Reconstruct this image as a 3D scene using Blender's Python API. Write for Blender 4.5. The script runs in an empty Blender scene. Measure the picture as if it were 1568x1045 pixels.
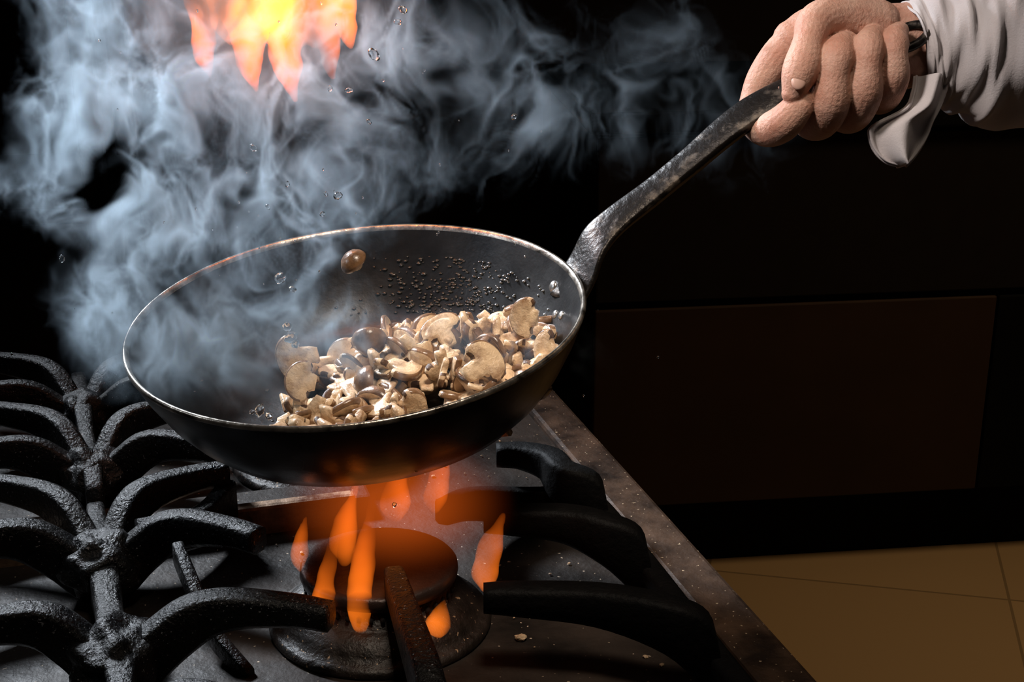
import bpy, bmesh, math, random
from mathutils import Vector, Matrix, noise as mnoise
random.seed(7)
sc = bpy.context.scene
R = math.radians

# ------------------------------------------------------------------ helpers
def link(o, parent=None):
    sc.collection.objects.link(o)
    if parent: o.parent = parent
    return o
def empty(name, mw=None, parent=None):
    e = bpy.data.objects.new(name, None); e.empty_display_size = .05
    link(e, parent)
    if mw is not None: e.matrix_world = mw
    return e
def obj(name, bm, mats, parent=None, smooth=True, mw=None):
    bmesh.ops.recalc_face_normals(bm, faces=bm.faces)
    me = bpy.data.meshes.new(name); bm.to_mesh(me); bm.free()
    for m in (mats if isinstance(mats, (list, tuple)) else [mats]): me.materials.append(m)
    if smooth:
        for p in me.polygons: p.use_smooth = True
    o = bpy.data.objects.new(name, me); link(o, parent)
    if mw is not None: o.matrix_local = mw
    return o
def catmull(pts, n):
    pts = [tuple(p) for p in pts]
    P = [tuple(2*a-b for a, b in zip(pts[0], pts[1]))] + pts + [tuple(2*a-b for a, b in zip(pts[-1], pts[-2]))]
    out = []
    for i in range(1, len(P)-2):
        for k in range(n):
            t = k/n
            out.append(tuple(.5*((2*b)+(-a+c)*t+(2*a-5*b+4*c-d)*t*t+(-a+3*b-3*c+d)*t**3)
                             for a, b, c, d in zip(P[i-1], P[i], P[i+1], P[i+2])))
    out.append(pts[-1]); return out
def loft(bm, rings, mi=0, caps=True, closed=True):
    vr = [[bm.verts.new(p) for p in r] for r in rings]
    n = len(vr[0])
    for a, b in zip(vr, vr[1:]):
        for i in range(n if closed else n-1):
            j = (i+1) % n
            f = bm.faces.new((a[i], a[j], b[j], b[i])); f.material_index = mi
    if caps:
        for r in (vr[0], vr[-1]):
            try:
                f = bm.faces.new(r); f.material_index = mi
            except ValueError: pass
    return vr
def tube(bm, pts, seg=18, sub=6, mi=0, caps=True, sq=(1, 1), fn=None, up0=(0, 0, 1)):
    """pts=(x,y,z,r). rounded ends"""
    P = catmull(pts, sub)
    V = [Vector(p[:3]) for p in P]; r = [max(p[3], 1e-5) for p in P]
    T = [(V[min(i+1, len(V)-1)]-V[max(i-1, 0)]).normalized() for i in range(len(V))]
    up = Vector(up0)
    if abs(up.dot(T[0])) > .95: up = Vector((0, 1, 0))
    rings = []; frames = []
    for i, t in enumerate(T):
        up = (up-t*up.dot(t)).normalized(); s = t.cross(up); frames.append((V[i], s, up, r[i]))
    def ring(c, s, u, rr, ii):
        L = []
        for k in range(seg):
            a = 2*math.pi*k/seg
            m = rr*(fn(ii, a) if fn else 1)
            L.append(c+s*math.cos(a)*m*sq[0]+u*math.sin(a)*m*sq[1])
        return L
    if caps:
        c, s, u, rr = frames[0]
        for a in (80, 60, 40, 20): rings.append(ring(c-T[0]*rr*math.sin(R(a))*.9, s, u, rr*math.cos(R(a)), 0))
    for i, (c, s, u, rr) in enumerate(frames): rings.append(ring(c, s, u, rr, i))
    if caps:
        c, s, u, rr = frames[-1]
        for a in (20, 40, 60, 80): rings.append(ring(c+T[-1]*rr*math.sin(R(a))*.9, s, u, rr*math.cos(R(a)), len(frames)-1))
    return loft(bm, rings, mi, caps)
def bar(bm, pts, sub=5, mi=0, up0=(0, 0, 1), c=.22):
    """pts=(x,y,ztop,width,height) rounded rectangular section, hanging below its top line"""
    P = catmull(pts, sub) if sub > 1 else pts
    V = [Vector(p[:3]) for p in P]; rings = []
    for i, p in enumerate(P):
        t = (V[min(i+1, len(V)-1)]-V[max(i-1, 0)]).normalized()
        up = Vector(up0); s = t.cross(up).normalized(); up = s.cross(t).normalized() if up0 != (0, 0, 1) else up
        w, h = p[3]/2, p[4]; q = min(w, h/2)*2*c
        sec = [(-w, -q), (-w+q*.3, -q*.3), (-w+q, 0), (w-q, 0), (w-q*.3, -q*.3), (w, -q), (w, -h+q), (w-q, -h), (-w+q, -h), (-w, -h+q)]
        rings.append([V[i]+s*a+up*b for a, b in sec])
    loft(bm, rings, mi)
def lathe(bm, prof, seg=64, mi=0, M=Matrix(), mif=None):
    rings = []
    for r, z in prof:
        rings.append([M @ Vector((max(r, 1e-5)*math.cos(2*math.pi*k/seg), max(r, 1e-5)*math.sin(2*math.pi*k/seg), z)) for k in range(seg)])
    vr = [[bm.verts.new(p) for p in r] for r in rings]
    for q, (a, b) in enumerate(zip(vr, vr[1:])):
        for i in range(seg):
            j = (i+1) % seg
            f = bm.faces.new((a[i], a[j], b[j], b[i])); f.material_index = mif(q) if mif else mi
def box(bm, lo, hi, mi=0, M=Matrix(), bev=0):
    b2 = bmesh.new(); bmesh.ops.create_cube(b2, size=1)
    for v in b2.verts:
        v.co = Vector([(lo[i]+hi[i])/2+v.co[i]*(hi[i]-lo[i]) for i in range(3)])
    if bev: bmesh.ops.bevel(b2, geom=b2.edges[:], offset=bev, segments=2, affect='EDGES', profile=.5)
    mp = {v: bm.verts.new(M @ v.co) for v in b2.verts}
    for f in b2.faces:
        g = bm.faces.new([mp[v] for v in f.verts]); g.material_index = mi
    b2.free()
def blob(bm, c, s, mi=0, sub=3, rot=Matrix(), jit=0):
    b2 = bmesh.new(); bmesh.ops.create_icosphere(b2, subdivisions=sub, radius=1)
    mp = {}
    for v in b2.verts:
        k = 1+(mnoise.noise(v.co*2.1+Vector(c)*90)*jit if jit else 0)
        p = rot @ Vector((v.co.x*s[0]*k, v.co.y*s[1]*k, v.co.z*s[2]*k)); mp[v] = bm.verts.new(p+Vector(c))
    for f in b2.faces: bm.faces.new([mp[v] for v in f.verts]).material_index = mi
    b2.free()

# ---------------------------------------------------------------- materials
def material(name, c1, c2=None, rough=.5, metal=0, scale=20, bump=0, bscale=80, detail=6, lo=.35, hi=.65,
             rough2=None, coat=0, spec=.5, speck=None, speckscale=260, speckthr=.75, trans=0, sss=0, ior=1.45, bdist=.002):
    m = bpy.data.materials.new(name); m.use_nodes = True
    nt = m.node_tree; b = nt.nodes['Principled BSDF']
    b.inputs['Base Color'].default_value = (*c1, 1)
    b.inputs['Roughness'].default_value = rough; b.inputs['Metallic'].default_value = metal
    b.inputs['Coat Weight'].default_value = coat; b.inputs['Coat Roughness'].default_value = .2
    b.inputs['Specular IOR Level'].default_value = spec; b.inputs['Transmission Weight'].default_value = trans
    b.inputs['IOR'].default_value = ior
    if sss:
        b.inputs['Subsurface Weight'].default_value = sss; b.inputs['Subsurface Scale'].default_value = .006
        b.inputs['Subsurface Radius'].default_value = (1, .35, .2)
    tc = nt.nodes.new('ShaderNodeTexCoord')
    def nz(s, d=detail):
        n = nt.nodes.new('ShaderNodeTexNoise'); n.inputs['Scale'].default_value = s; n.inputs['Detail'].default_value = d
        n.inputs['Roughness'].default_value = .6
        nt.links.new(tc.outputs['Object'], n.inputs['Vector']); return n
    def rng(src, a, bb, x=0, y=1):
        r = nt.nodes.new('ShaderNodeMapRange'); r.inputs[1].default_value = a; r.inputs[2].default_value = bb
        r.inputs[3].default_value = x; r.inputs[4].default_value = y; nt.links.new(src, r.inputs[0]); return r.outputs[0]
    col = None
    if c2:
        n = nz(scale); f = rng(n.outputs['Fac'], lo, hi)
        mx = nt.nodes.new('ShaderNodeMix'); mx.data_type = 'RGBA'
        mx.inputs[6].default_value = (*c1, 1); mx.inputs[7].default_value = (*c2, 1)
        nt.links.new(f, mx.inputs[0]); col = mx.outputs[2]
        if rough2 is not None: nt.links.new(rng(n.outputs['Fac'], lo, hi, rough, rough2), b.inputs['Roughness'])
    if speck:
        n = nz(speckscale, 1); f = rng(n.outputs['Fac'], speckthr, speckthr+.03)
        mx = nt.nodes.new('ShaderNodeMix'); mx.data_type = 'RGBA'
        mx.inputs[6].default_value = (*c1, 1)
        if col: nt.links.new(col, mx.inputs[6])
        mx.inputs[7].default_value = (*speck, 1); nt.links.new(f, mx.inputs[0]); col = mx.outputs[2]
    if col: nt.links.new(col, b.inputs['Base Color'])
    if bump:
        n = nz(bscale, 4); bp = nt.nodes.new('ShaderNodeBump'); bp.inputs['Strength'].default_value = bump
        bp.inputs['Distance'].default_value = bdist
        nt.links.new(n.outputs['Fac'], bp.inputs['Height']); nt.links.new(bp.outputs[0], b.inputs['Normal'])
    return m
M_pan_in = material('pan_interior', (.017, .017, .018), (.042, .042, .042), .28, .6, 14, .15, 160, rough2=.42)
M_bead = material('oil_bead', (.03, .03, .03), rough=.1, coat=.8)
M_pan_out = material('pan_exterior', (.004, .004, .005), (.009, .008, .007), .26, .2, 12, .12, 60, rough2=.45)
M_rim = material('pan_worn_rim', (.58, .52, .45), (.07, .06, .05), .26, .9, 70, .2, 200)
M_handle = material('handle_worn_steel', (.013, .0105, .009), (.11, .09, .072), .34, .5, 70, .35, 190, lo=.53, hi=.68, rough2=.5)
M_rivet = material('rivet_steel', (.55, .53, .5), (.3, .28, .26), .3, .9, 80)
M_iron = material('cast_iron', (.002, .002, .0025), (.005, .0045, .004), .22, 0, 60, 1, 330, rough2=.48, spec=.28, speck=(.20, .20, .21), speckscale=520, speckthr=.70, bdist=.0018)  # grey specks are rim-light glints painted into the colour
M_ironr = material('cast_iron_shaded', (.002, .002, .002), (.0035, .003, .003), .6, 0, 60, .6, 170, spec=.10)  # darker copy of the cast iron, shade of the right grate painted in
M_hob = material('greasy_hob_steel', (.008, .0065, .0055), (.030, .021, .016), .45, .1, 14, .6, 90, rough2=.7, spec=.28, speck=(.4, .32, .24), speckscale=260, speckthr=.74)
M_rust = material('rusty_trim', (.016, .009, .006), (.07, .037, .02), .45, .3, 26, .6, 90, rough2=.65, speck=(.4, .3, .2), speckscale=300, speckthr=.71)
M_rustb = material('rusty_divider', (.05, .022, .01), (.32, .20, .12), .45, .3, 40, .6, 90, rough2=.65)
M_body = material('stove_body', (.02, .018, .016), (.04, .035, .03), .4, .6, 6)
M_burn = material('burner_iron', (.006, .005, .004), (.022, .014, .010), .4, .3, 40, .8, 130, rough2=.6, speck=(.3, .2, .12), speckscale=300, speckthr=.70)
M_cap = material('burner_cap', (.02, .011, .009), (.045, .026, .02), .42, .3, 30, .5, 120)
M_hole = material('burner_port', (.002, .001, .001), rough=.9)
M_skin = material('skin', (.58, .355, .265), (.46, .225, .155), .55, 0, 38, .6, 330, sss=.12, lo=.35, hi=.68, spec=.35)
M_nail = material('fingernail', (.54, .33, .26), rough=.4)
M_cloth = material('white_cotton', (.50, .46, .46), (.60, .56, .55), .85, 0, 12, .25, 700)
M_apron = material('dark_apron', (.01, .01, .012), (.018, .018, .02), .9, 0, 20, .3, 400)
M_hair = material('dark_hair', (.02, .013, .009), (.04, .025, .015), .6, 0, 90, .6, 200)
M_flesh = material('mushroom_flesh', (.76, .56, .36), (.30, .16, .075), .32, 0, 70, .6, 300, coat=.35, lo=.46, hi=.70)
M_mskin = material('mushroom_skin', (.27, .145, .07), (.10, .05, .024), .28, 0, 90, .3, 260, coat=.45)
M_gill = material('mushroom_gills', (.05, .022, .011), (.14, .07, .032), .5, 0, 200, .4, 500)
M_water = material('clear_oil', (1, 1, 1), rough=.02, trans=1, ior=1.4)
M_crumb = material('food_crumb', (.42, .30, .18), (.2, .12, .07), .6, 0, 150)
M_wall = material('dark_plaster', (.022, .015, .013), (.028, .020, .017), .9, 0, 3, spec=.1)
M_cab = material('brown_laminate', (.030, .0155, .0082), (.037, .019, .010), .6, 0, 5, .08, 40, spec=.2)
M_draw = material('shaded_laminate', (.010, .0065, .0052), (.012, .008, .0062), rough=.7, spec=.15)  # upper cabinet painted darker than the door, as light falls lower
M_kick = material('black_plinth', (.0028, .0025, .0025), rough=.8, spec=.1)
M_steel = material('dull_steel', (.05, .035, .026), (.08, .055, .04), .45, .6, 4)

# floor tiles
M_floor = bpy.data.materials.new('floor_tiles'); M_floor.use_nodes = True
nt = M_floor.node_tree; b = nt.nodes['Principled BSDF']; b.inputs['Roughness'].default_value = .45
tc = nt.nodes.new('ShaderNodeTexCoord'); mp = nt.nodes.new('ShaderNodeMapping'); mp.inputs['Rotation'].default_value = (0, 0, R(12))
mp.inputs['Location'].default_value = (.15, .32, 0)
br = nt.nodes.new('ShaderNodeTexBrick'); br.offset = 0; br.inputs['Scale'].default_value = 1; br.inputs['Brick Width'].default_value = .6
br.inputs['Row Height'].default_value = .6; br.inputs['Mortar Size'].default_value = .003
br.inputs['Color1'].default_value = (.38, .235, .11, 1); br.inputs['Color2'].default_value = (.35, .215, .10, 1); br.inputs['Mortar'].default_value = (.21, .13, .06, 1)
nt.links.new(tc.outputs['Object'], mp.inputs[0]); nt.links.new(mp.outputs[0], br.inputs[0]); nt.links.new(br.outputs[0], b.inputs['Base Color'])

# --------------------------------------------------------------- room shell
def slab(name, lo, hi, m, M=Matrix()):
    bm = bmesh.new(); box(bm, lo, hi, 0, M); return obj(name, bm, m, smooth=False)
slab('floor', (-3, -1.5, -.05), (3.5, 3.4, 0), M_floor)
slab('ceiling', (-3, -1.5, 2.8), (3.5, 3.4, 2.85), M_wall)
slab('wall_back', (-3, 3.4, 0), (3.5, 3.5, 2.8), M_wall)
slab('wall_left', (-3.1, -1.5, 0), (-3, 3.4, 2.8), M_wall)
slab('wall_right', (3.5, -1.5, 0), (3.6, 3.4, 2.8), M_wall)
slab('wall_front', (-3, -1.6, 0), (3.5, -1.5, 2.8), M_wall)

# kitchen cabinet (far right)
cab = empty('kitchen_cabinet', Matrix.Translation((.16, 2.6, 0)) @ Matrix.Rotation(R(7), 4, 'Z'))
bm = bmesh.new(); box(bm, (0, .02, .16), (1.0, .6, .93), bev=.004); obj('carcass', bm, M_draw, cab, False)
bm = bmesh.new(); box(bm, (.0, .0, .165), (.81, .019, .585), bev=.003); obj('door_panel', bm, M_cab, cab, False)
bm = bmesh.new(); box(bm, (.815, .0, .165), (1.0, .019, .585), bev=.003); obj('side_panel', bm, M_kick, cab, False)
bm = bmesh.new(); box(bm, (.0, .0, .6), (1.0, .019, .92), bev=.003); obj('drawer_front', bm, M_draw, cab, False)
bm = bmesh.new(); box(bm, (.0, .07, 0), (1.0, .55, .16)); obj('plinth', bm, M_kick, cab, False)
bm = bmesh.new(); box(bm, (-.02, -.02, .93), (1.02, .62, .97), bev=.005); obj('worktop', bm, M_kick, cab, False)
# storage shelf (far left)
sh = empty('storage_rack', Matrix.Translation((-1.7, 2.3, 0)) @ Matrix.Rotation(R(8), 4, 'Z'))
bm = bmesh.new()
for x in (0, .96):
    for y in (0, .46): box(bm, (x, y, 0), (x+.04, y+.04, 1.9), bev=.004)
for z in (.3, .8, 1.25, 1.75): box(bm, (0, 0, z), (1, .5, z+.03), bev=.004)
obj('frame', bm, M_kick, sh, False)
bm = bmesh.new(); box(bm, (.35, .05, 1.28), (.94, .4, 1.5), bev=.02); box(bm, (.08, .05, .83), (.6, .4, 1.02), bev=.02); obj('storage_bin', bm, M_steel, sh, False)

# -------------------------------------------------------------------- stove
# local frame: origin = right front corner of hob, x along front to the left is negative, y into the room
SR = R(16.5)
S = Matrix.Translation((.245, .60, 0)) @ Matrix.Rotation(SR, 4, 'Z')
stove = empty('gas_stove', S)
Si = S.inverted()
def loc(x, y, z=0): return Si @ Vector((x, y, z))
bm = bmesh.new()
box(bm, (-1.0, 0, .10), (-.004, .82, .895), bev=.006)
for x in (-.95, -.1):
    for y in (.05, .72): box(bm, (x, y, 0), (x+.05, y+.05, .1), bev=.004)
obj('body', bm, M_body, stove, False)
bm = bmesh.new(); box(bm, (-1.0, 0, .895), (-.03, .82, .92), bev=.003); obj('hob_plate', bm, M_hob, stove, False)
bm = bmesh.new()
box(bm, (-.038, -.01, .89), (.0, .83, .927), bev=.004)
box(bm, (-1.0, .80, .90), (-.03, .83, .935), bev=.004)
obj('edge_trim', bm, M_rust, stove, False)
bm = bmesh.new(); box(bm, (-1.0, .50, .915), (-.235, .512, .944), bev=.003)
obj('centre_divider', bm, M_rustb, stove, False)
bm = bmesh.new(); box(bm, (-1.0, .512, .915), (-.22, .55, .936), bev=.003)
obj('divider_ledge', bm, M_hob, stove, False)
# oven door, knobs and rail on the front
bm = bmesh.new(); box(bm, (-.95, -.02, .2), (-.05, 0, .72), bev=.006); tube(bm, [(-.9, -.05, .68, .01), (-.1, -.05, .68, .01)], 12, 2)
for x in (-.85, -.15): tube(bm, [(x, -.05, .68, .007), (x, 0, .68, .007)], 10, 2)
obj('oven_door', bm, M_body, stove)
bm = bmesh.new()
for i in range(5):
    Mk = Matrix.Translation((-.15-.17*i, 0, .82)) @ Matrix.Rotation(R(90), 4, 'X')
    lathe(bm, [(0, .03), (.018, .03), (.02, .026), (.022, 0), (0, 0)], 24, 0, Mk)
obj('control_knobs', bm, M_ironr, stove)

# burner
def burner(wx, wy, z=.92, nm='burner'):
    o = loc(wx, wy)
    B = empty(nm, None, stove); B.matrix_local = Matrix.Translation((o.x, o.y, z))
    bm = bmesh.new()
    lathe(bm, [(0, -.002), (.074, -.002), (.076, .003), (.073, .007), (.069, .007), (.0665, .012), (.061, .018), (.054, .0215), (.0500, .022), (.0495, .036), (0, .036)], 72)
    obj('burner_body', bm, M_burn, B)
    bm = bmesh.new(); lathe(bm, [(0, .034), (.0490, .034), (.0525, .0365), (.0535, .040), (.0532, .0435), (.0515, .0455), (.047, .0455), (.03, .0460), (0, .0463)], 96)
    obj('burner_cap', bm, M_cap, B)
    bm = bmesh.new()
    for i in range(40):
        a = 2*math.pi*i/40
        blob(bm, (.0495*math.cos(a), .0495*math.sin(a), .029), (.0022, .0022, .0034), rot=Matrix.Rotation(a, 3, 'Z'), sub=1)
    obj('flame_ports', bm, M_hole, B); return B
burner(-.090, .861); burner(-.165, 1.13); burner(-.44, .86); burner(-.52, 1.10)

# grates: modelled in world plan coordinates then moved into the stove frame
zt = .985
def grate(nm, bars, lumps, m):
    bm = bmesh.new()
    for b_ in bars: bar(bm, b_)
    for l in lumps: blob(bm, l[:3], l[3:6], sub=4, jit=.3)
    bmesh.ops.transform(bm, matrix=Si, verts=bm.verts)
    o = obj(nm, bm, m, stove)
    return o
def arm(h, t, bow=.012, w=.013, ht=.019, dz=0, drop=True, hh=.05):
    hx, hy = h; tx, ty = t; L = []
    n = (-(ty-hy), tx-hx); l = math.hypot(*n); n = (n[0]/l, n[1]/l)
    prof = [(0, -.026, hh-.01), (.12, -.02, hh-.006), (.3, -.004, .038), (.5, 0.001, .026), (.8, 0, ht), (1, -.001, ht*.9)]
    for s, z, hgt in prof:
        k = bow*math.sin(math.pi*s)
        L.append((hx+(tx-hx)*s+n[0]*k, hy+(ty-hy)*s+n[1]*k, zt+dz+z, w*(1.25-.25*s), hgt))
    return L
H = [(-.230, .725), (-.245, .767), (-.287, .892), (-.335, 1.04), (-.378, 1.165)]
D, Bh = H[1], H[2]
frame = [(-.222, .66, zt-.03, .014, .034), (*H[0], zt-.026, .016, .04), (*D, zt-.022, .022, .045), (-.266, .83, zt-.034, .018, .033),
         (*Bh, zt-.022, .022, .045), (-.307, .95, zt-.032, .016, .034), (-.318, .985, zt-.034, .013, .034)]
grate('grate_front_left', [frame,
    arm(D, (-.1117, .7705), .014, .017), arm(Bh, (-.1725, .872), .014, .016), arm(Bh, (-.215, .985), .02, .015),
    arm(D, (-.345, .742), -.012, .017), arm(Bh, (-.40, .842), -.014, .016), arm(Bh, (-.41, .965), -.016),
    arm((-.225, .68), (-.13, .66), .01, .014), arm((-.225, .68), (-.31, .655), .01, .014),
    [(-.228, .872, zt-.01, .008, .018), (-.214, .845, zt-.02, .009, .016), (-.195, .815, zt-.04, .008, .016), (-.168, .792, zt-.06, .008, .012)],
    [(-.262, .905, zt-.01, .013, .03), (-.23, .945, zt-.02, .013, .03), (-.215, .985, zt-.015, .013, .04)]],
    [(*D, zt-.038, .027, .030, .024), (*Bh, zt-.038, .029, .029, .024), (-.25, .80, zt-.05, .020, .026, .018)], M_iron)
b2 = []
for h in H[3:]:
    for sx, sy, bw in ((.11, -.02, .012), (.075, .085, .02), (-.11, -.045, -.012), (-.12, .07, -.016)):
        b2.append(arm(h, (h[0]+sx, h[1]+sy), bw, .013))
b2.append([(-.322, 1.0, zt-.03, .013, .034), (*H[3], zt-.018, .016, .045), (-.356, 1.1, zt-.028, .013, .034), (*H[4], zt-.018, .016, .045), (-.41, 1.26, zt-.03, .013, .034)])
grate('grate_back_left', b2, [(*H[3], zt-.035, .024, .024, .022), (*H[4], zt-.035, .022, .022, .022)], M_iron)
# right-hand grate: side rail along the hob edge with fingers reaching the burner
def finger(h, t, w=.016):
    return [(h[0]+.004, h[1], .94, w, .02), (h[0]-.004, h[1], zt-.012, w, .05), (h[0]-.03, h[1]+.003, zt-.001, w, .036), ((h[0]+t[0])/2, (h[1]+t[1])/2+.006, zt, w, .026),
            (t[0]+.02, t[1], zt-.001, w*.9, .02), (t[0], t[1], zt-.002, w*.8, .017)]
rail = [(.163, .62, .945, .016, .025), (.150, .70, .948, .016, .028), (.128, .7746, .95, .016, .03), (.096, .8917, .95, .016, .03), (.07, .98, .95, .016, .03), (.045, 1.05, .948, .016, .028)]
grate('grate_front_right', [rail, finger((.126, .7746), (-.018, .795), .02), finger((.094, .8917), (-.020, .907), .02), finger((.07, .982), (-.0122, 1.02), .02),
    [(.062, .985, zt-.02, .014, .03), (.02, 1.0, zt-.03, .014, .03), (-.03, .975, zt-.018, .013, .026), (-.05, .93, zt-.006, .012, .02)],
    [(.15, .71, .95, .014, .03), (.08, .70, .95, .014, .03), (-.02, .668, .95, .014, .03), (-.13, .64, .95, .014, .03), (-.22, .63, .95, .014, .03)]],
    [], M_ironr)
grate('grate_finger_front', [[(-.040, .665, .955, .018, .03), (-.042, .68, zt-.014, .018, .04), (-.049, .71, zt-.002, .017, .034), (-.062, .76, zt+.001, .0155, .026), (-.073, .805, zt, .0145, .020), (-.0765, .822, zt-.002, .013, .018)]], [], M_iron)

# crumbs & salt on the hob
bm = bmesh.new()
for i in range(300):
    p = Vector((random.uniform(-.62, -.04), random.uniform(.02, .75), .9212)); s = random.choice([.0004, .0005, .0007, .0009, .0014])*random.uniform(.7, 1.2)
    blob(bm, p, (s*1.4, s, s*.6), sub=1, rot=Matrix.Rotation(random.random()*6, 3, 'Z'), jit=.4)
for (wx, wy) in [(-.152, .93), (-.148, .925), (.006, .835), (-.215, .85)]:
    q = loc(wx, wy, .9225); blob(bm, q, (.004, .003, .002), sub=2, jit=.6)
obj('food_crumbs', bm, M_crumb, stove, smooth=False)

# --------------------------------------------------------------- frying pan
F = Vector((0, .952, -.306)).normalized()
PM = Matrix.Translation((-.1075, .933, 1.120)) @ Matrix.Rotation(R(5), 4, -F) @ Matrix.Rotation(R(7.5), 4, 'X')
pan = empty('frying_pan', PM); Pi = PM.inverted()
prof = [(0, -.0700), (.05, -.0703), (.088, -.070), (.102, -.0685), (.114, -.062), (.126, -.051), (.137, -.037), (.147, -.019), (.1545, -.003),
        (.156, .0002), (.1575, .0008), (.1588, -.0008), (.1585, -.003), (.151, -.021), (.141, -.040), (.130, -.055), (.118, -.067), (.105, -.0738), (.09, -.0755), (0, -.0755)]
bm = bmesh.new(); lathe(bm, prof, 128, mif=lambda q: 0 if q < 8 else (1 if q < 12 else 2))
o = obj('pan_bowl', bm, [M_pan_in, M_rim, M_pan_out], pan)
# handle
hw = [(.0375, .972, 1.117, .034, .004), (.048, .981, 1.137, .036, .0045), (.058, .987, 1.157, .030, .005), (.0720, .992, 1.171, .024, .006), (.098, 1.0, 1.190, .021, .0075),
      (.1245, 1.0067, 1.2107, .021, .008), (.1713, 1.0189, 1.2461, .025, .008), (.2368, 1.0288, 1.2748, .026, .008), (.270, 1.033, 1.290, .022, .007)]
bm = bmesh.new()
Wv = Vector((-.12, .80, .58)).normalized()
P = catmull(hw, 8); V = [Vector(p[:3]) for p in P]; rings = []
for i, p in enumerate(P):
    t = (V[min(i+1, len(V)-1)]-V[max(i-1, 0)]).normalized(); wv = (Wv-t*Wv.dot(t)).normalized(); n = t.cross(wv)
    if n.z < 0: n = -n
    w, h = p[3]/2, p[4]; 
    sec = [(-w, -h*.5), (-w*.96, -h*.1), (-w*.86, 0), (-w*.4, h*.10), (w*.4, h*.10), (w*.86, 0), (w*.96, -h*.1), (w, -h*.5), (w*.94, -h), (w*.5, -h*.8), (-w*.5, -h*.8), (-w*.94, -h)]
    rings.append([V[i]+wv*a+n*b_ for a, b_ in sec])
loft(bm, rings)
# hanging loop at the handle end
tw = (V[-1]-V[-8]).normalized(); wv = (Wv-tw*Wv.dot(tw)).normalized(); E = V[-1]
lp = []
for i in range(25):
    a = -2.6+5.2*i/24
    lp.append((*(E+tw*(.014+.017*math.cos(a))+wv*.0095*math.sin(a)+Vector((0, 0, -.002))), .0034))
tube(bm, lp, 10, 2)
bmesh.ops.transform(bm, matrix=Pi, verts=bm.verts)
obj('handle', bm, M_handle, pan)
bm = bmesh.new()
for az, z, r_ in ((20, -.017, .0045), (12.5, -.030, .0034), (8, -.026, .0034)):
    rr = .1475 if z > -.02 else (.1412 if z < -.028 else .1432)
    c = Vector((rr*math.cos(R(az)), rr*math.sin(R(az)), z)); n = Vector((-math.cos(R(az)), -math.sin(R(az)), .5)).normalized()
    blob(bm, c, (r_, r_, r_*.55), rot=n.to_track_quat('Z', 'Y').to_matrix(), sub=3)
obj('rivets', bm, M_rivet, pan)
def wall(r):  # inner wall height at radius
    for (r0, z0), (r1, z1) in zip(prof[:9], prof[1:9]):
        if r0 <= r <= r1: return z0+(z1-z0)*(r-r0)/(r1-r0)
    return -.003
bm = bmesh.new()
for i in range(480):
    az = random.gauss(60, 15); r = random.uniform(.118, .146)
    if i > 420: az = random.uniform(0, 360); r = random.uniform(.03, .15)
    s = random.uniform(.0006, .0019); a = R(az)
    blob(bm, (r*math.cos(a), r*math.sin(a), wall(r)+s*.2), (s, s*random.uniform(.8, 1.5), s*.6), sub=2, rot=Matrix.Rotation(a, 3, 'Z'))
obj('oil_beads', bm, M_bead, pan)

# ---------------------------------------------------------------- mushrooms
def slice_piece(bm, M, Rr, th, bend, var, wedge=0.):
    n = 16; out = []
    asp = random.uniform(.62, .95)
    for i in range(n+1):
        a = math.pi*i/n; out.append((Rr*math.cos(a), Rr*asp*math.sin(a)))
    k = random.uniform(.30, .46); sl = random.uniform(.45, 1.05); tl = random.uniform(-.2, .2)
    low = [(-Rr*.95, -.20*Rr), (-Rr*.78, -.30*Rr), (-Rr*.58, -.24*Rr), (-Rr*k, -.30*Rr), (-Rr*k*.9+tl*Rr*.5, -sl*Rr*.7), (-Rr*k*.8+tl*Rr, -sl*Rr), (Rr*k*.8+tl*Rr, -sl*Rr*1.02),
           (Rr*k+tl*Rr*.5, -sl*Rr*.7), (Rr*k, -.30*Rr), (Rr*.58, -.24*Rr), (Rr*.78, -.30*Rr), (Rr*.95, -.20*Rr)]
    pts = out+low; ncap = n
    if var > .6: # halved
        pts = [(max(x, -.12*Rr+.1*y), y) for x, y in pts]
    elif var > .45:
        pts = [(x, max(y, -.28*Rr)) for x, y in pts]
    q = th*.22
    def pt(x, y, z):
        z = z*(1-wedge*.5+wedge*.8*y/Rr)
        return M @ Vector((x, y, z+bend*(x*x)/Rr+bend*.4*y))
    cx = sum(p[0] for p in pts)/len(pts); cy = sum(p[1] for p in pts)/len(pts)
    def ring(s, z):
        return [bm.verts.new(pt(cx+(x-cx)*s, cy+(y-cy)*s, z)) for x, y in pts]
    rs = [ring(.5, th*.53), ring(.90, th*.5), ring(1, th*.5-q), ring(1, -th*.5+q), ring(.90, -th*.5), ring(.5, -th*.53)]
    N = len(pts)
    for ri, (a, b_) in enumerate(zip(rs, rs[1:])):
        for i in range(N):
            j = (i+1) % N
            f = bm.faces.new((a[i], a[j], b_[j], b_[i]))
            f.material_index = 1 if (ri in (1, 2, 3) and i < ncap) else (2 if (ri in (1, 2, 3) and (ncap+1 < i < ncap+4 or N-4 < i < N-1)) else 0)
    for r_ in (rs[0], rs[-1]): bm.faces.new(r_).material_index = 0
def cap_piece(bm, M, Rr):
    pr = [(0, Rr*.72), (Rr*.35, Rr*.68), (Rr*.68, Rr*.50), (Rr*.92, Rr*.2), (Rr, -.05*Rr), (Rr*.93, -.24*Rr), (Rr*.78, -.26*Rr), (Rr*.6, -.08*Rr), (Rr*.32, -.02*Rr), (Rr*.3, -.3*Rr), (Rr*.31, -.62*Rr), (Rr*.2, -.68*Rr), (0, -.68*Rr)]
    lathe(bm, pr, 22, 0, M, mif=lambda q: 1 if q < 5 else (2 if q < 8 else 0))
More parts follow.
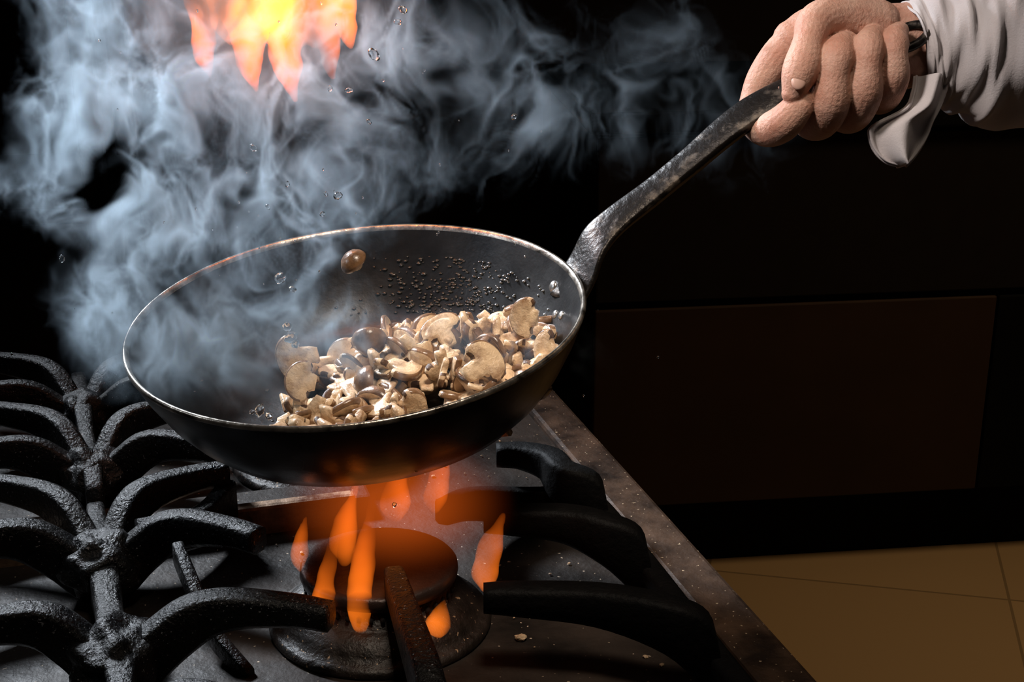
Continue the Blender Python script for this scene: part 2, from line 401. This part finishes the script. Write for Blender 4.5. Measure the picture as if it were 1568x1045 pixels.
def rrot(): return Matrix.Rotation(random.uniform(0, 6.28), 4, 'Z') @ Matrix.Rotation(random.uniform(0, 6.28), 4, 'X') @ Matrix.Rotation(random.uniform(0, 6.28), 4, 'Y')
bm = bmesh.new()
cnt = 0
placed = []
for i in range(8000):
    if cnt >= 210: break
    x = random.uniform(-.09, .138); y = random.uniform(-.122, .085)
    if math.hypot(x, y) > .132: continue
    if ((x-.042)/.104)**2+((y+.016)/.098)**2 > 1: continue
    r = math.hypot(x, y)
    base = wall(r)+.006
    hgt = .034*math.exp(-((x-.06)**2/.07**2+(y+.005)**2/.075**2))
    z = max(base, -.062+hgt*random.random()**.55)
    if r > .105: z = max(z, base+.003)
    if z > -.012: continue
    if any((x-a)**2+(y-b_)**2+(z-c)**2 < .0088**2 for a, b_, c in placed): continue
    placed.append((x, y, z))
    Rr = random.uniform(.011, .017)
    M = Matrix.Translation((x, y, z)) @ rrot()
    k = random.random()
    if k < .04: cap_piece(bm, M, Rr*.8)
    elif k < .26: slice_piece(bm, M, Rr, random.uniform(.008, .011), random.uniform(-.2, .2), random.random(), random.uniform(.5, .9))
    else: slice_piece(bm, M, Rr, random.uniform(.0035, .006), random.uniform(-.45, .45), random.random())
    cnt += 1
for (x, y, z, Rr, rz, rx, ry) in [(.055, .012, -.026, .0165, 35, 40, 10), (.118, .005, -.018, .0145, 80, 70, -20), (.085, -.045, -.025, .016, -50, 50, 25),
        (-.052, .028, -.045, .018, 100, 75, 0), (-.040, -.02, -.040, .0145, 75, 60, 10)]:
    M = Matrix.Translation((x, y, z)) @ Matrix.Rotation(R(rx), 4, 'X') @ Matrix.Rotation(R(ry), 4, 'Y') @ Matrix.Rotation(R(rz), 4, 'Z')
    slice_piece(bm, M, Rr, .0070, .15, .3)
cap_piece(bm, Matrix.Translation((.005, .014, -.030)) @ Matrix.Rotation(R(115), 4, 'X'), .013)
obj('sliced_mushrooms', bm, [M_flesh, M_mskin, M_gill], pan)
bm = bmesh.new()
cap_piece(bm, Matrix.Translation((-.106, .9156, 1.161)) @ Matrix.Rotation(R(20), 4, 'X') @ Matrix.Rotation(R(-35), 4, 'Y'), .0098)
obj('tossed_mushroom', bm, [M_flesh, M_mskin, M_gill])

# airborne droplets
bm = bmesh.new()
for (x, y, z, s) in [(-.158, .931, 1.145, .0040), (-.150, .93, 1.137, .0022), (-.155, .93, 1.110, .0032), (-.152, .925, 1.104, .0038), (-.150, .93, 1.098, .0026),
        (-.130, .95, 1.185, .0016), (-.119, .95, 1.198, .0026), (-.167, .95, 1.19, .0014), (.0013, .99, 1.245, .0018), (-.095, .99, 1.288, .0032), (-.112, .98, 1.265, .0018),
        (-.18, .98, 1.225, .0022), (-.125, .98, 1.266, .0015), (-.127, .95, 1.199, .0016), (-.098, .97, 1.245, .0014), (-.075, 1.0, 1.317, .0024), (-.079, 1.0, 1.309, .0018),
        (-.168, .88, 1.068, .0030), (-.163, .885, 1.062, .0026), (-.174, .885, 1.065, .002), (-.072, .79, 1.042, .0014), (-.325, .99, 1.142, .0018), (-.153, .95, 1.206, .0014)]:
    blob(bm, (x, y, z), (s, s, s*random.uniform(.8, 1.6)), sub=3, jit=.35, rot=Matrix.Rotation(random.random()*3, 3, 'Y'))
for i in range(60):
    s = random.uniform(.0003, .0009); blob(bm, (random.gauss(-.14, .12), random.gauss(.95, .05), random.uniform(1.06, 1.33)), (s, s, s*1.3), sub=2)
obj('oil_droplets', bm, M_water)

# ---------------------------------------------------------------------- chef
k = .000468
HM = Matrix.Translation((.237, 1.0273, 1.2706)) @ Matrix.Rotation(R(-19), 4, 'X')
chef = empty('chef', Matrix.Translation((.8, 1.05, 0)))
def part(name, bm, m, smooth=True):
    bmesh.ops.transform(bm, matrix=Matrix.Translation((-.8, -1.05, 0)) @ HM, verts=bm.verts); return obj(name, bm, m, chef, smooth)
def U(L): return [(a*k, c*k, b_*k, r*k) for a, b_, c, r in L]  # (right, up, away, radius)
bm = bmesh.new()
tube(bm, U([(260, 78, 60, 56), (150, 70, 58, 54), (90, 68, 58, 50), (30, 72, 55, 48), (-30, 70, 50, 44), (-68, 58, 48, 33)]), 24)
tube(bm, U([(150, 45, 58, 46), (100, 22, 50, 42), (50, 10, 50, 36), (10, 0, 55, 30)]), 20)
tube(bm, U([(60, 78, 35, 42), (0, 84, 15, 38), (-42, 72, -12, 31), (-60, 38, -38, 24), (-70, 5, -48, 28), (-78, -18, -50, 26), (-86, -42, -48, 17)]), 20)
tube(bm, U([(-50, 60, 50, 34), (-82, 40, 52, 30), (-112, 0, 55, 26), (-128, -35, 52, 21), (-134, -66, 34, 22), (-118, -88, 5, 26), (-98, -84, -22, 28), (-78, -64, -36, 24), (-66, -52, -38, 18)]), 20)
tube(bm, U([(-30, 50, 60, 32), (-44, -20, 72, 29), (-42, -66, 48, 27), (-32, -76, 5, 27), (-27, -52, -34, 31), (-25, -12, -50, 24), (-20, 10, -46, 29), (-10, 30, -32, 23), (4, 42, -14, 18)]), 20)
tube(bm, U([(20, 50, 62, 30), (8, -20, 70, 28), (12, -58, 46, 27), (20, -64, 2, 26), (24, -36, -34, 29), (25, 0, -46, 23), (28, 22, -40, 27), (36, 42, -26, 22), (48, 54, -12, 17)]), 20)
tube(bm, U([(64, 50, 58, 28), (58, -8, 62, 25), (62, -34, 40, 24), (68, -36, 2, 23), (71, -10, -26, 25), (70, 18, -36, 20), (71, 36, -30, 23), (76, 50, -22, 19), (84, 60, -12, 15)]), 20)
hand = part('right_hand', bm, M_skin)
rm = hand.modifiers.new('fuse', 'REMESH'); rm.mode = 'VOXEL'; rm.voxel_size = .0008; rm.use_smooth_shade = True
sm = hand.modifiers.new('soften', 'SMOOTH'); sm.factor = .5; sm.iterations = 2
bm = bmesh.new()
blob(bm, (-81*k, -69.5*k, -27*k), (11*k, 4.5*k, 14*k), rot=Matrix.Rotation(R(14), 3, 'Y') @ Matrix.Rotation(R(-12), 3, 'X'))
part('thumbnail', bm, M_nail)
# sleeve
def wr(i, a):
    return 1+.05*math.sin(3*a+i*.35)+.035*math.sin(5*a-i*.6+1)+.03*math.sin(i*.9+a*2)+.02*math.sin(i*1.7-a)
bm = bmesh.new()
tube(bm, U([(122, 48, 55, 68), (138, 52, 55, 76), (165, 56, 55, 92), (210, 58, 58, 118), (280, 62, 62, 132), (420, 105, 70, 130), (560, 140, 85, 128), (700, 190, 190, 140), (850, 260, 300, 165), (960, 300, 360, 150)]), 64, 10, caps=False, fn=wr)
sl = part('sleeve', bm, M_cloth); so = sl.modifiers.new('thick', 'SOLIDIFY'); so.thickness = .0016
# hanging turned-back cuff
Lf = [(112, -5, 0), (106, -30, -10), (92, -58, -15), (44, -84, -12), (39, -100, -10), (48, -122, -6), (66, -138, -3), (88, -144, 0)]
Rf = [(170, -8, 10), (160, -40, 12), (152, -58, 10), (142, -76, 8), (134, -96, 5), (125, -112, 3), (112, -130, 2), (98, -144, 0)]
bm = bmesh.new(); A = catmull(Lf, 5); B_ = catmull(Rf, 5)
for ply in (0, 1):
    rings = []
    for ia, (a, b_) in enumerate(zip(A, B_)):
        row = []
        for j in range(19):
            t = j/18
            dep = (-18*math.sin(math.pi*t)+13*math.sin(2*math.pi*t*1.4+.4)) if ply == 0 else 34*math.sin(math.pi*t)
            row.append(Vector(((a[0]+(b_[0]-a[0])*t)*k, (a[2]+(b_[2]-a[2])*t+dep)*k, (a[1]+(b_[1]-a[1])*t)*k)))
        rings.append(row)
    loft(bm, rings, caps=False, closed=False)
cf = part('cuff', bm, M_cloth); so = cf.modifiers.new('thick', 'SOLIDIFY'); so.thickness = .0012
# body (stands to the right of the stove, facing it)
def body(name, tubes, m, vox=.008):
    bm = bmesh.new()
    for t_, sq in tubes: tube(bm, [(x-.8-.0, y-1.05, z, r) for x, y, z, r in t_], 24, 5, sq=sq, up0=(1, 0, 0))
    o = obj(name, bm, m, chef); q = o.modifiers.new('fuse', 'REMESH'); q.mode = 'VOXEL'; q.voxel_size = vox; q.use_smooth_shade = True
    s_ = o.modifiers.new('s', 'SMOOTH'); s_.iterations = 4
body('jacket', [([(.84, 1.03, .86, .17), (.84, 1.03, 1.05, .165), (.84, 1.03, 1.25, .185), (.84, 1.03, 1.40, .17), (.84, 1.03, 1.46, .10), (.84, 1.03, 1.52, .062)], (1.05, .68)),
                ([(.84, .83, 1.42, .07), (.82, .80, 1.25, .06), (.80, .80, 1.12, .052), (.72, .86, 1.06, .045), (.66, .95, 1.04, .04)], (1, 1))], M_cloth)
body('apron_and_trousers', [([(.835, 1.03, .55, .17), (.83, 1.03, .8, .178), (.83, 1.03, .95, .176)], (1.05, .72)),
                ([(.84, .94, .08, .055), (.84, .94, .45, .07), (.84, .95, .8, .09)], (1, 1)), ([(.84, 1.12, .08, .055), (.84, 1.12, .45, .07), (.84, 1.11, .8, .09)], (1, 1))], M_apron)
body('shoes', [([(.88, .94, .045, .042), (.80, .94, .045, .045), (.71, .93, .04, .036)], (1, 1)), ([(.88, 1.12, .045, .042), (.80, 1.12, .045, .045), (.71, 1.13, .04, .036)], (1, 1))], M_apron)
body('head', [([(.84, 1.03, 1.46, .058), (.838, 1.03, 1.56, .056)], (1, 1)), ([(.80, 1.03, 1.575, .045), (.82, 1.03, 1.63, .078), (.83, 1.03, 1.69, .088)], (.92, 1.05)),
              ([(.748, 1.03, 1.665, .010), (.728, 1.03, 1.628, .015)], (1, 1)), ([(.752, 1.01, 1.592, .008), (.745, 1.03, 1.592, .009), (.752, 1.05, 1.592, .008)], (1, 1)),
              ([(.84, .945, 1.66, .012), (.84, .94, 1.62, .014)], (1, 1)), ([(.84, 1.115, 1.66, .012), (.84, 1.12, 1.62, .014)], (1, 1)),
              ([(.66, .955, 1.04, .035), (.63, .99, 1.03, .03), (.60, 1.0, 1.0, .018)], (1, 1))], M_skin, .005)
body('hair', [([(.86, 1.03, 1.65, .082), (.85, 1.03, 1.72, .084)], (1, 1))], M_hair, .006)
bm = bmesh.new()
for y in (1.0, 1.06): blob(bm, (.752-.8, y-1.05, 1.655), (.011, .012, .009))
obj('eyes', bm, M_hole, chef)

# -------------------------------------------------------------------- flames
def flame_mat(name, strength, c_lo, c_hi=None, z0=0, z1=1, sc_=40, top=.45, gc=None, gr=None):
    m = bpy.data.materials.new(name); m.use_nodes = True; nt = m.node_tree; nt.nodes.clear()
    out = nt.nodes.new('ShaderNodeOutputMaterial'); em = nt.nodes.new('ShaderNodeEmission')
    nt.links.new(em.outputs[0], out.inputs['Volume'])
    tc = nt.nodes.new('ShaderNodeTexCoord')
    if c_hi is None:   # soft spherical falloff
        em.inputs[0].default_value = (*c_lo, 1)
        s = nt.nodes.new('ShaderNodeVectorMath'); s.operation = 'SUBTRACT'; s.inputs[1].default_value = gc
        nt.links.new(tc.outputs['Object'], s.inputs[0])
        d = nt.nodes.new('ShaderNodeVectorMath'); d.operation = 'DIVIDE'; d.inputs[1].default_value = gr; nt.links.new(s.outputs[0], d.inputs[0])
        l = nt.nodes.new('ShaderNodeVectorMath'); l.operation = 'LENGTH'; nt.links.new(d.outputs[0], l.inputs[0])
        r = nt.nodes.new('ShaderNodeMapRange'); r.interpolation_type = 'SMOOTHSTEP'; r.inputs[1].default_value = .1; r.inputs[2].default_value = 1; r.inputs[3].default_value = strength; r.inputs[4].default_value = 0
        nt.links.new(l.outputs['Value'], r.inputs[0]); nt.links.new(r.outputs[0], em.inputs[1]); m.cycles.volume_step_rate = 1.0
        return m
    mp = nt.nodes.new('ShaderNodeMapping'); mp.inputs['Scale'].default_value = (1, 1, .3)
    n = nt.nodes.new('ShaderNodeTexNoise'); n.inputs['Scale'].default_value = sc_; n.inputs['Detail'].default_value = 0
    nt.links.new(tc.outputs['Object'], mp.inputs[0]); nt.links.new(mp.outputs[0], n.inputs['Vector'])
    r = nt.nodes.new('ShaderNodeMapRange'); r.inputs[1].default_value = .34; r.inputs[2].default_value = .7; r.inputs[3].default_value = .08; r.inputs[4].default_value = 1
    nt.links.new(n.outputs['Fac'], r.inputs[0])
    sp = nt.nodes.new('ShaderNodeSeparateXYZ'); nt.links.new(tc.outputs['Object'], sp.inputs[0])
    h = nt.nodes.new('ShaderNodeMapRange'); h.inputs[1].default_value = z0; h.inputs[2].default_value = z1; nt.links.new(sp.outputs[2], h.inputs[0])
    mx = nt.nodes.new('ShaderNodeMix'); mx.data_type = 'RGBA'; mx.inputs[6].default_value = (*c_lo, 1); mx.inputs[7].default_value = (*c_hi, 1)
    nt.links.new(h.outputs[0], mx.inputs[0]); nt.links.new(mx.outputs[2], em.inputs[0])
    f2 = nt.nodes.new('ShaderNodeMapRange'); f2.inputs[1].default_value = z0; f2.inputs[2].default_value = z1; f2.inputs[3].default_value = strength; f2.inputs[4].default_value = top*strength
    nt.links.new(sp.outputs[2], f2.inputs[0])
    mu = nt.nodes.new('ShaderNodeMath'); mu.operation = 'MULTIPLY'; nt.links.new(r.outputs[0], mu.inputs[0]); nt.links.new(f2.outputs[0], mu.inputs[1])
    nt.links.new(mu.outputs[0], em.inputs[1])
    m.cycles.volume_step_rate = 1.5
    return m
def flame(name, tubes, m, vox=.002, parent=None, disp=.008):
    bm = bmesh.new()
    for t_ in tubes: tube(bm, t_, 16, 6)
    o = obj(name, bm, m, parent); q = o.modifiers.new('fuse', 'REMESH'); q.mode = 'VOXEL'; q.voxel_size = vox
    tx = bpy.data.textures.new(name+'_turb', 'CLOUDS'); tx.noise_scale = .025
    d = o.modifiers.new('lick', 'DISPLACE'); d.texture = tx; d.strength = disp; d.mid_level = .5
    o.modifiers.new('s', 'SMOOTH').iterations = 3
    return o
fire = empty('burner_flames')
FM1 = flame_mat('burner_flame', 72, (1, .20, .012), (1, .12, .008), .95, 1.05)
bf = []
for (x, y, z0, z1, r, lean) in [(-.123, .815, .950, 1.006, .0075, .010), (-.098, .812, .938, 1.034, .0085, .010), (-.048, .814, .938, .956, .0085, .004),
        (-.018, .845, .955, 1.002, .0095, .012), (-.112, .85, .972, 1.028, .009, .01), (-.078, .87, .995, 1.034, .010, .006), (-.052, .875, .998, 1.036, .009, .006), (-.142, .85, .965, .998, .006, .004)]:
    bf.append([(x, y, z0, r*.4), (x, y, z0+(z1-z0)*.25, r), (x+lean*.4, y+.006, z0+(z1-z0)*.6, r*.72), (x+lean, y+.012, z1, r*.22)])
flame('flame_tongues', bf, FM1, .0016, fire, .007)
FM3 = flame_mat('flame_haze', 6, (1, .15, .012), gc=(-.078, .868, 1.005), gr=(.085, .06, .052))
bm = bmesh.new(); blob(bm, (-.078, .868, 1.005), (.085, .06, .052), sub=4); obj('flame_glow', bm, FM3, fire)
FM2 = flame_mat('flare_flame', 190, (1, .13, .006), (1, .23, .022), 1.26, 1.33, 30, top=1.25)
tf = []
for (x, zt_, r) in [(-.224, 1.266, .009), (-.212, 1.286, .011), (-.192, 1.256, .012), (-.176, 1.274, .013), (-.163, 1.250, .011), (-.150, 1.286, .013), (-.136, 1.264, .010), (-.122, 1.286, .009)]:
    y = 1.05+random.uniform(-.02, .02)
    tf.append([(x+.006, y, zt_, r*.25), (x+.002, y+.005, zt_+.014, r*.7), (x, y+.01, zt_+.04, r*1.2), (x-.003, y+.015, zt_+.075, r*1.35), (x+random.uniform(-.02, .02), y+.02, zt_+.16, r*.4)])
flame('flare_up_flame', tf, FM2, .0018, disp=.010)

# --------------------------------------------------------------------- smoke
ng = bpy.data.node_groups.new('smoke_field', 'GeometryNodeTree')
ng.interface.new_socket('Geometry', in_out='OUTPUT', socket_type='NodeSocketGeometry')
nn, ll = ng.nodes, ng.links
def inp(node, i, v):
    if isinstance(v, bpy.types.NodeSocket): ll.new(v, node.inputs[i])
    else: node.inputs[i].default_value = v
def MA(op, a, b_=0., c=None):
    n = nn.new('ShaderNodeMath'); n.operation = op; inp(n, 0, a); inp(n, 1, b_)
    if c is not None: inp(n, 2, c)
    return n.outputs[0]
def VM(op, a, b_=None, s=None):
    n = nn.new('ShaderNodeVectorMath'); n.operation = op; inp(n, 0, a)
    if b_ is not None: inp(n, 1, b_)
    if s is not None: inp(n, 3, s)
    return n.outputs[1] if op in ('DOT_PRODUCT', 'LENGTH', 'DISTANCE') else n.outputs[0]
def NZ(v, s, d=3, r=.5, dist=0):
    n = nn.new('ShaderNodeTexNoise'); inp(n, 'Vector', v); inp(n, 'Scale', s); inp(n, 'Detail', float(d)); inp(n, 'Roughness', r); inp(n, 'Distortion', float(dist)); return n
pos = nn.new('GeometryNodeInputPosition').outputs[0]
w1 = VM('SCALE', VM('SUBTRACT', NZ(pos, 9, 2).outputs['Color'], (.5, .5, .5)), s=.10)
p1 = VM('ADD', pos, w1)
w2 = VM('SCALE', VM('SUBTRACT', NZ(VM('MULTIPLY', p1, (1, 1, .8)), 26, 2).outputs['Color'], (.5, .5, .5)), s=.05)
p2 = VM('ADD', p1, w2)
pm = VM('ADD', VM('SCALE', p2, s=.5), VM('SCALE', pos, s=.5))   # mask follows the plume more tightly than the filaments do
blobs = [(-.285, .98, 1.205, .028, .022, .026, 4.2), (-.278, .99, 1.25, .032, .022, .035, 3.8), (-.245, 1.0, 1.30, .045, .026, .04, 3.4), (-.240, 1.0, 1.36, .055, .026, .05, 2.6),
         (-.175, 1.0, 1.235, .065, .026, .07, .85), (-.100, 1.02, 1.28, .045, .026, .070, .65), (-.205, .90, 1.112, .048, .032, .028, 2.6), (-.178, .97, 1.165, .050, .026, .045, .95),
         (-.272, .925, 1.125, .022, .025, .035, 2.2), (-.245, .98, 1.17, .030, .022, .03, 1.4), (.11, 1.05, 1.25, .08, .03, .05, .15), (-.01, 1.05, 1.26, .055, .026, .06, .16), (-.07, .92, 1.095, .085, .045, .020, .42), (-.36, 1.0, 1.195, .035, .025, .016, .7)]
tot = None
for x, y, z, a, b_, c, amp in blobs:
    d = VM('MULTIPLY', VM('SUBTRACT', pm, (x, y, z)), (1/a, 1/b_, 1/c))
    g = MA('MULTIPLY', MA('EXPONENT', MA('MULTIPLY', VM('DOT_PRODUCT', d, d), -1.0)), amp)
    tot = g if tot is None else MA('ADD', tot, g)
def ridge(src, w, pw):
    return MA('POWER', MA('SUBTRACT', 1.0, MA('MINIMUM', MA('MULTIPLY', MA('ABSOLUTE', MA('SUBTRACT', src, .5)), w), 1.0)), pw)
rid = ridge(NZ(VM('MULTIPLY', p2, (1, .4, .65)), 21, 2, .5, .5).outputs[0], 19., 1.6)
rid2 = ridge(NZ(VM('MULTIPLY', p2, (1, .4, .6)), 50, 1, .5, .6).outputs[0], 13., 1.6)
big = MA('MAXIMUM', MA('MULTIPLY', MA('SUBTRACT', NZ(p1, 13, 2, .5).outputs[0], .36), 3.8), 0.0)
tex = MA('MULTIPLY', MA('ADD', MA('ADD', MA('MULTIPLY', rid, 1.35), MA('MULTIPLY', rid2, .85)), .10), big)
den = MA('MAXIMUM', MA('SUBTRACT', MA('MULTIPLY', tot, tex), .02), 0.0)
vc = nn.new('GeometryNodeVolumeCube'); ll.new(den, vc.inputs['Density'])
vmin, vmax = (-.44, .84, 1.065), (.24, 1.11, 1.42); vox = .0016
vc.inputs['Min'].default_value = vmin; vc.inputs['Max'].default_value = vmax
for i, nme in enumerate(('Resolution X', 'Resolution Y', 'Resolution Z')): vc.inputs[nme].default_value = int((vmax[i]-vmin[i])/(vox if i != 1 else .0024))
M_smoke = bpy.data.materials.new('smoke'); M_smoke.use_nodes = True; nt = M_smoke.node_tree; nt.nodes.clear()
out = nt.nodes.new('ShaderNodeOutputMaterial'); pv = nt.nodes.new('ShaderNodeVolumePrincipled')
pv.inputs['Color'].default_value = (.64, .80, .93, 1); pv.inputs['Density'].default_value = 48; pv.inputs['Anisotropy'].default_value = .25
nt.links.new(pv.outputs[0], out.inputs['Volume'])
M_smoke.cycles.volume_step_rate = 4
sm_ = nn.new('GeometryNodeSetMaterial'); sm_.inputs['Material'].default_value = M_smoke
go = nn.new('NodeGroupOutput'); ll.new(vc.outputs[0], sm_.inputs[0]); ll.new(sm_.outputs[0], go.inputs[0])
me = bpy.data.meshes.new('smoke'); me.materials.append(M_smoke)
sm_o = bpy.data.objects.new('smoke', me); link(sm_o); md = sm_o.modifiers.new('field', 'NODES'); md.node_group = ng

# -------------------------------------------------------------------- lights
def area(name, loc_, tgt, power, col, size, spread=180):
    l = bpy.data.lights.new(name, 'AREA'); l.energy = power; l.color = col; l.size = size; l.spread = R(spread)
    o = bpy.data.objects.new(name, l); link(o); o.location = loc_
    o.rotation_euler = (Vector(tgt)-Vector(loc_)).to_track_quat('-Z', 'Y').to_euler(); return o
area('strobe_back_left', (-1.0, 1.9, 2.0), (-.2, 1.0, 1.26), 4.6, (.84, .91, 1), .3, 38)
area('strobe_left', (-1.3, .8, 1.7), (-.2, .98, 1.25), .11, (.85, .92, 1), .4, 24)
area('soft_top_front', (.10, .45, 2.3), (.0, .93, 1.08), .52, (1, .84, .68), .3, 26)
area('hand_light', (-.45, .55, 2.0), (.26, 1.03, 1.28), .19, (1, .88, .82), .16, 22)
area('ceiling_lamp_back', (1.3, 1.9, 2.6), (1.1, 2.2, 0), 4.6, (1, .77, .48), .5, 100)
def point(name, p, e, col, r=.03):
    l = bpy.data.lights.new(name, 'POINT'); l.energy = e; l.color = col; l.shadow_soft_size = r
    o = bpy.data.objects.new(name, l); link(o); o.location = p
point('burner_fire_glow', (-.08, .84, 1.0), .012, (1, .35, .08))
point('flare_fire_glow', (-.17, 1.06, 1.36), .25, (1, .4, .1))
w = bpy.data.worlds.new('dim_kitchen'); sc.world = w; w.use_nodes = True
w.node_tree.nodes['Background'].inputs[0].default_value = (.05, .045, .045, 1); w.node_tree.nodes['Background'].inputs[1].default_value = .05
sc.view_settings.view_transform = 'Standard'

cam = bpy.data.cameras.new('camera'); cam.lens = 50; cam.sensor_width = 36; cam.clip_start = .02
co = bpy.data.objects.new('camera', cam); link(co); co.location = (0, 0, 1.42); co.rotation_euler = (R(71), 0, 0); sc.camera = co
